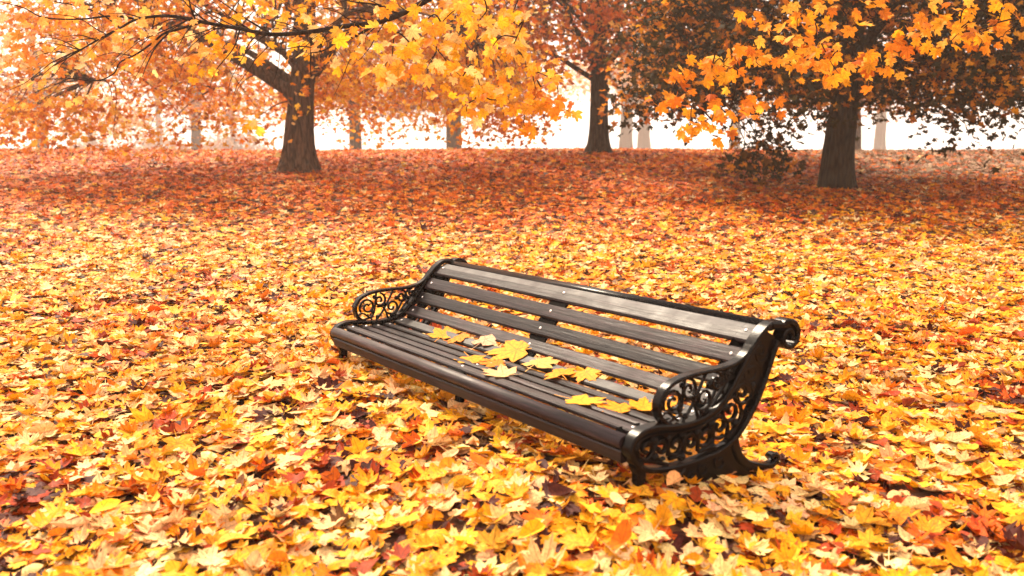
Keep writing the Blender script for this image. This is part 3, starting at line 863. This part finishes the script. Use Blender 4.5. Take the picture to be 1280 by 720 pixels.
def end_frame(xc, side):
    """side +1: outer face towards +x"""
    x0, x1 = xc - .030, xc + .030
    # main S-shaped rim with scrolled top
    upper = catmull([(.862, .700), (.80, .700), (.75, .676), (.70, .634), (.65, .577), (.60, .518), (.55, .462), (.50, .418), (.45, .388), (.38, .368), (.31, .364), (.22, .371), (.13, .386), (.06, .385), (.010, .362), (-.010, .325), (.004, .285), (.035, .25)], 6)
    lower = catmull([(.035, .25), (.09, .222), (.19, .200), (.31, .194), (.42, .196), (.50, .206), (.585, .240), (.655, .298), (.720, .375), (.765, .450), (.800, .520), (.832, .585), (.852, .622)], 6)
    bm = bmesh.new()
    ribbon(bm, upper, x0, x1, .024)
    ribbon(bm, lower, x0 + .004, x1 - .004, .024)
    sc = np.vstack([spiral((.918, .632), .072, .012, math.radians(128), math.radians(128 - 560), 44)])
    ribbon(bm, np.vstack([[(.80, .700)], sc]), x0 - .004, x1 + .004, np.linspace(.026, .016, len(sc) + 1))
    fr = finish(bm, 'end_frame', M_IRON, bench)
    # flange behind the slat ends
    bm = bmesh.new()
    ribbon(bm, np.array([on_prof(s)[0] - on_prof(s)[2] * .037 for s in np.linspace(s_y(.03), s_y(.83), 60)]), xc - side * .028, xc - side * .115, .022)
    finish(bm, 'flange', M_MATT, fr)
    # raised bead running inside the rim on both faces
    bm = bmesh.new()
    bead = [p for p in upper if p[0] < .78]
    bead = np.array(bead); T = np.gradient(bead, axis=0); T /= np.linalg.norm(T, axis=1)[:, None]
    nb = np.stack([-T[:, 1], T[:, 0]], -1)
    inner = bead + nb * .026
    inner = inner[6:-4]
    ribbon(bm, inner, xc - .016, xc + .020 * side if side > 0 else xc + .016, .010)
    # scrollwork between the two rims
    def vol(c, r, a0, turns, sgn=1, th=.0135):
        ribbon(bm, spiral(c, r, r * .18, a0, a0 + sgn * turns * 2 * math.pi, 30), xc - .011, xc + .011, th)
    vol((.085, .305), .052, 2.2, 1.5, 1); vol((.165, .290), .048, -1.2, 1.4, -1); vol((.245, .285), .052, 1.6, 1.5, 1)
    vol((.330, .280), .050, -1.5, 1.4, -1); vol((.415, .285), .056, 1.6, 1.5, 1); vol((.500, .312), .058, -1.0, 1.5, -1)
    vol((.572, .362), .060, 1.2, 1.5, 1); vol((.640, .430), .056, -.6, 1.4, -1); vol((.695, .510), .052, 1.6, 1.4, 1); vol((.755, .585), .045, -.6, 1.3, -1)
    for (ya, za), (yb, zb), (yc, zc) in (((.03, .27), (.12, .245), (.20, .215)), ((.13, .37), (.20, .33), (.205, .25)), ((.21, .235), (.29, .245), (.30, .335)), ((.29, .34), (.37, .33), (.375, .23)),
                                         ((.38, .225), (.46, .245), (.46, .365)), ((.47, .365), (.55, .32), (.55, .245)), ((.56, .25), (.64, .33), (.60, .44)), ((.63, .49), (.70, .44), (.70, .39)), ((.69, .57), (.75, .52), (.76, .48))):
        ribbon(bm, catmull([(ya, za), (yb, zb), (yc, zc)], 7), xc - .010, xc + .010, .015)
    for y_, z_ in ((.125, .335), (.205, .325), (.285, .318), (.370, .312), (.455, .330), (.535, .385), (.605, .455), (.665, .535), (.72, .610), (.13, .262), (.28, .228), (.46, .228), (.60, .30), (.71, .45)):
        bmesh.ops.create_icosphere(bm, subdivisions=2, radius=.020, matrix=Matrix.Translation((xc, y_, z_)) @ Matrix.Diagonal((.9, 1, 1, 1)))
    # closed cast panel of the upper back
    plate(bm, [(.845, .640), (.79, .672), (.745, .640), (.695, .585), (.64, .515), (.61, .470), (.66, .43), (.71, .40), (.755, .460), (.79, .535), (.825, .60)], xc - .006, xc + .006)
    finish(bm, 'scrollwork', M_IRON, fr)
    # arm rest loop with tracery
    bm = bmesh.new()
    arm = catmull([(.690, .628), (.645, .590), (.585, .566), (.50, .559), (.41, .562), (.32, .562), (.24, .553), (.180, .528), (.147, .484), (.148, .436), (.172, .400), (.205, .384)], 7)
    ribbon(bm, arm, xc - .024, xc + .024, .017)
    ao = finish(bm, 'armrest', M_IRON, fr)
    bm = bmesh.new()
    def vol2(c, r, a0, turns, sgn=1, th=.012):
        ribbon(bm, spiral(c, r, r * .2, a0, a0 + sgn * turns * 2 * math.pi, 30), xc - .009, xc + .009, th)
    vol2((.232, .468), .056, 3.6, 1.5, -1); vol2((.320, .500), .046, 1.4, 1.4, -1); vol2((.405, .448), .050, 3.9, 1.4, 1); vol2((.480, .505), .040, 1.6, 1.4, -1)
    vol2((.560, .520), .030, 1.6, 1.3, 1)
    for tri in (((.205, .39), (.27, .415), (.30, .55)), ((.29, .38), (.34, .43), (.42, .55)), ((.37, .375), (.43, .40), (.53, .55)), ((.45, .395), (.49, .44), (.60, .56)), ((.16, .42), (.20, .43), (.26, .385)),
                ((.30, .46), (.345, .45), (.375, .378)), ((.52, .44), (.53, .48), (.62, .565))):
        ribbon(bm, catmull(tri, 7), xc - .008, xc + .008, .010)
    for y_, z_ in ((.27, .43), (.35, .47), (.44, .50), (.52, .495), (.30, .395), (.40, .395), (.285, .525)):
        bmesh.ops.create_icosphere(bm, subdivisions=2, radius=.014, matrix=Matrix.Translation((xc, y_, z_)))
    finish(bm, 'tracery', M_IRON, ao)
    # legs
    bm = bmesh.new()
    ribbon(bm, catmull([(.030, .262), (.048, .215), (.040, .15), (.020, .08), (.012, .0), (.01, -.05)], 6), xc - .022, xc + .022, np.linspace(.05, .035, 31))
    finish(bm, 'front_leg', M_IRON, fr)
    bm = bmesh.new()
    ped = [(.585, .236), (.605, .195), (.630, .150), (.670, .112), (.72, .086), (.74, .050), (.72, .0), (.70, -.05), (.30, -.05), (.30, .04), (.27, .09), (.21, .115), (.20, .145), (.26, .160), (.29, .198)]
    plate(bm, [tuple(p) for p in catmull(ped + [ped[0]], 4)[:-1]], xc - .010, xc + .010)
    ribbon(bm, catmull([(.585, .235), (.597, .195), (.620, .150), (.665, .110), (.72, .085), (.78, .066), (.83, .060), (.865, .075), (.866, .098), (.842, .106), (.828, .094)], 6), xc - .022, xc + .022, np.linspace(.046, .018, 61))
    ribbon(bm, catmull([(.30, .20), (.285, .165), (.235, .140), (.20, .128), (.185, .09), (.19, .0)], 6), xc - .02, xc + .02, .026)
    for c_, r_ in (((.50, .155), .045), ((.40, .150), .040), ((.33, .120), .035)):
        ribbon(bm, spiral(c_, r_, r_ * .25, .6, .6 + 8, 26), xc - .017, xc + .017, .010)
    finish(bm, 'rear_leg', M_IRON, fr)
    return fr

end_frame(BL, 1)
end_frame(0, -1)
# middle support: a bar that follows the slats underneath, with a leg
bm = bmesh.new()
cs = []
for s in np.linspace(s_y(.03), s_y(.83), 60):
    a, t, nrm = on_prof(s); cs.append(a - nrm * .020)
ribbon(bm, np.array(cs), MIDX - .075, MIDX + .075, .014)
ribbon(bm, catmull([(.05, .335), (.07, .25), (.05, .12), (.03, -.04)], 6), MIDX - .02, MIDX + .02, .04)
ribbon(bm, catmull([(.45, .335), (.50, .22), (.60, .12), (.74, .03), (.78, -.02)], 6), MIDX - .02, MIDX + .02, .035)
finish(bm, 'centre_support', M_MATT, bench)

# ------------------------------------------------------------------ leaves lying on the seat, each one a thing
inv = BM.inverted()
def seat_hit(px, py):
    """where a pixel's view ray meets the top of the seat"""
    r = at(px, py, 1.0) - np.array([0, 0, CAM_H])
    o_l = inv @ Vector((0, 0, CAM_H)); d_l = (inv.to_3x3() @ Vector(r))
    best = None
    for s in np.linspace(s_y(.02), s_y(.75), 500):
        a, t, nrm = on_prof(s)
        # plane through the profile point
        k = ((a[0] - o_l.y) * nrm[0] + (a[1] - o_l.z) * nrm[1]) / (d_l.y * nrm[0] + d_l.z * nrm[1])
        p = o_l + d_l * k
        e = abs((p.y - a[0]) * t[0] + (p.z - a[1]) * t[1])
        if best is None or e < best[0] - 1e-9: best = (e, p, nrm)
    return best[1], best[2]

GLD = (.80, .285, .004)
SEAT_LEAVES = [
    (553, 420, .20, 1.2, GLD, .5, 'yellow leaf lying nearest the far scrolled armrest on the seat'),
    (576, 422, .15, 4.0, (.78, .24, .006), .5, 'small amber leaf just right of the yellow leaf nearest the far armrest'),
    (607, 428, .21, .3, (.66, .36, .20), .9, 'pale pinkish cream leaf beside the lowest back slat, left of the largest golden leaf'),
    (648, 440, .27, 2.0, (.80, .30, .004), .6, 'largest bright golden leaf in the middle of the bench seat'),
    (588, 449, .18, 5.0, GLD, .7, 'golden leaf just left of the orange leaf that lies under the largest golden leaf'),
    (622, 455, .15, 3.2, ORA, .5, 'orange leaf tucked under the front of the largest golden leaf'),
    (673, 459, .19, .9, (.78, .42, .10), .7, 'pale yellow leaf just right of the largest golden leaf'),
    (630, 469, .17, 2.6, (.72, .42, .18), .9, 'cream leaf on the seat slats in front of the largest golden leaf'),
    (702, 471, .17, 1.7, (.78, .26, .006), .8, 'amber leaf left of its touching golden neighbour, in the middle right of the seat'),
    (733, 466, .15, 4.4, GLD, .9, 'golden leaf touching the amber leaf on its left in the middle right of the seat'),
    (724, 501, .20, 5.7, (.82, .36, .02), .6, 'golden leaf on the front slat by the near end'),
    (776, 511, .16, 2.9, (.78, .26, .006), .5, 'amber leaf second from the near armrest on the seat'),
    (802, 510, .15, .4, GLD, .5, 'yellow leaf beside the base of the near armrest'),
    (836, 507, .14, 2.2, GLD, .4, 'yellow leaf seen through the loop of the near armrest')]
for (px, py, sz, spin, colr, cur, lab) in SEAT_LEAVES:
    p, nrm = seat_hit(px, py)
    wn_ = BM.to_3x3() @ Vector((0, nrm[0] * .7, nrm[1] + .15))
    wn_ = (wn_ + Vector((rng.normal(0, .06), rng.normal(-.03, .06), 0))).normalized()
    R = rot_from(np.array([wn_]), np.array([spin]))
    v_, f_, c_ = build_leaves(T_NEAR, np.zeros((1, 3)), R, np.array([sz * 1.2]), np.array([colr]), cur * .4, .3)
    wp = BM @ p
    # rest the lowest point of the blade on the slats
    low = (v_ @ np.array(wn_)).min()
    q = np.array(wp) + np.array(wn_) * (.003 - low)
    o = np_mesh('maple_leaf', v_, f_, M_LITTER, None, c_)
    o.location = [float(t) for t in q]
    tag(o, lab, 'leaf', 'leaves lying on the bench seat')
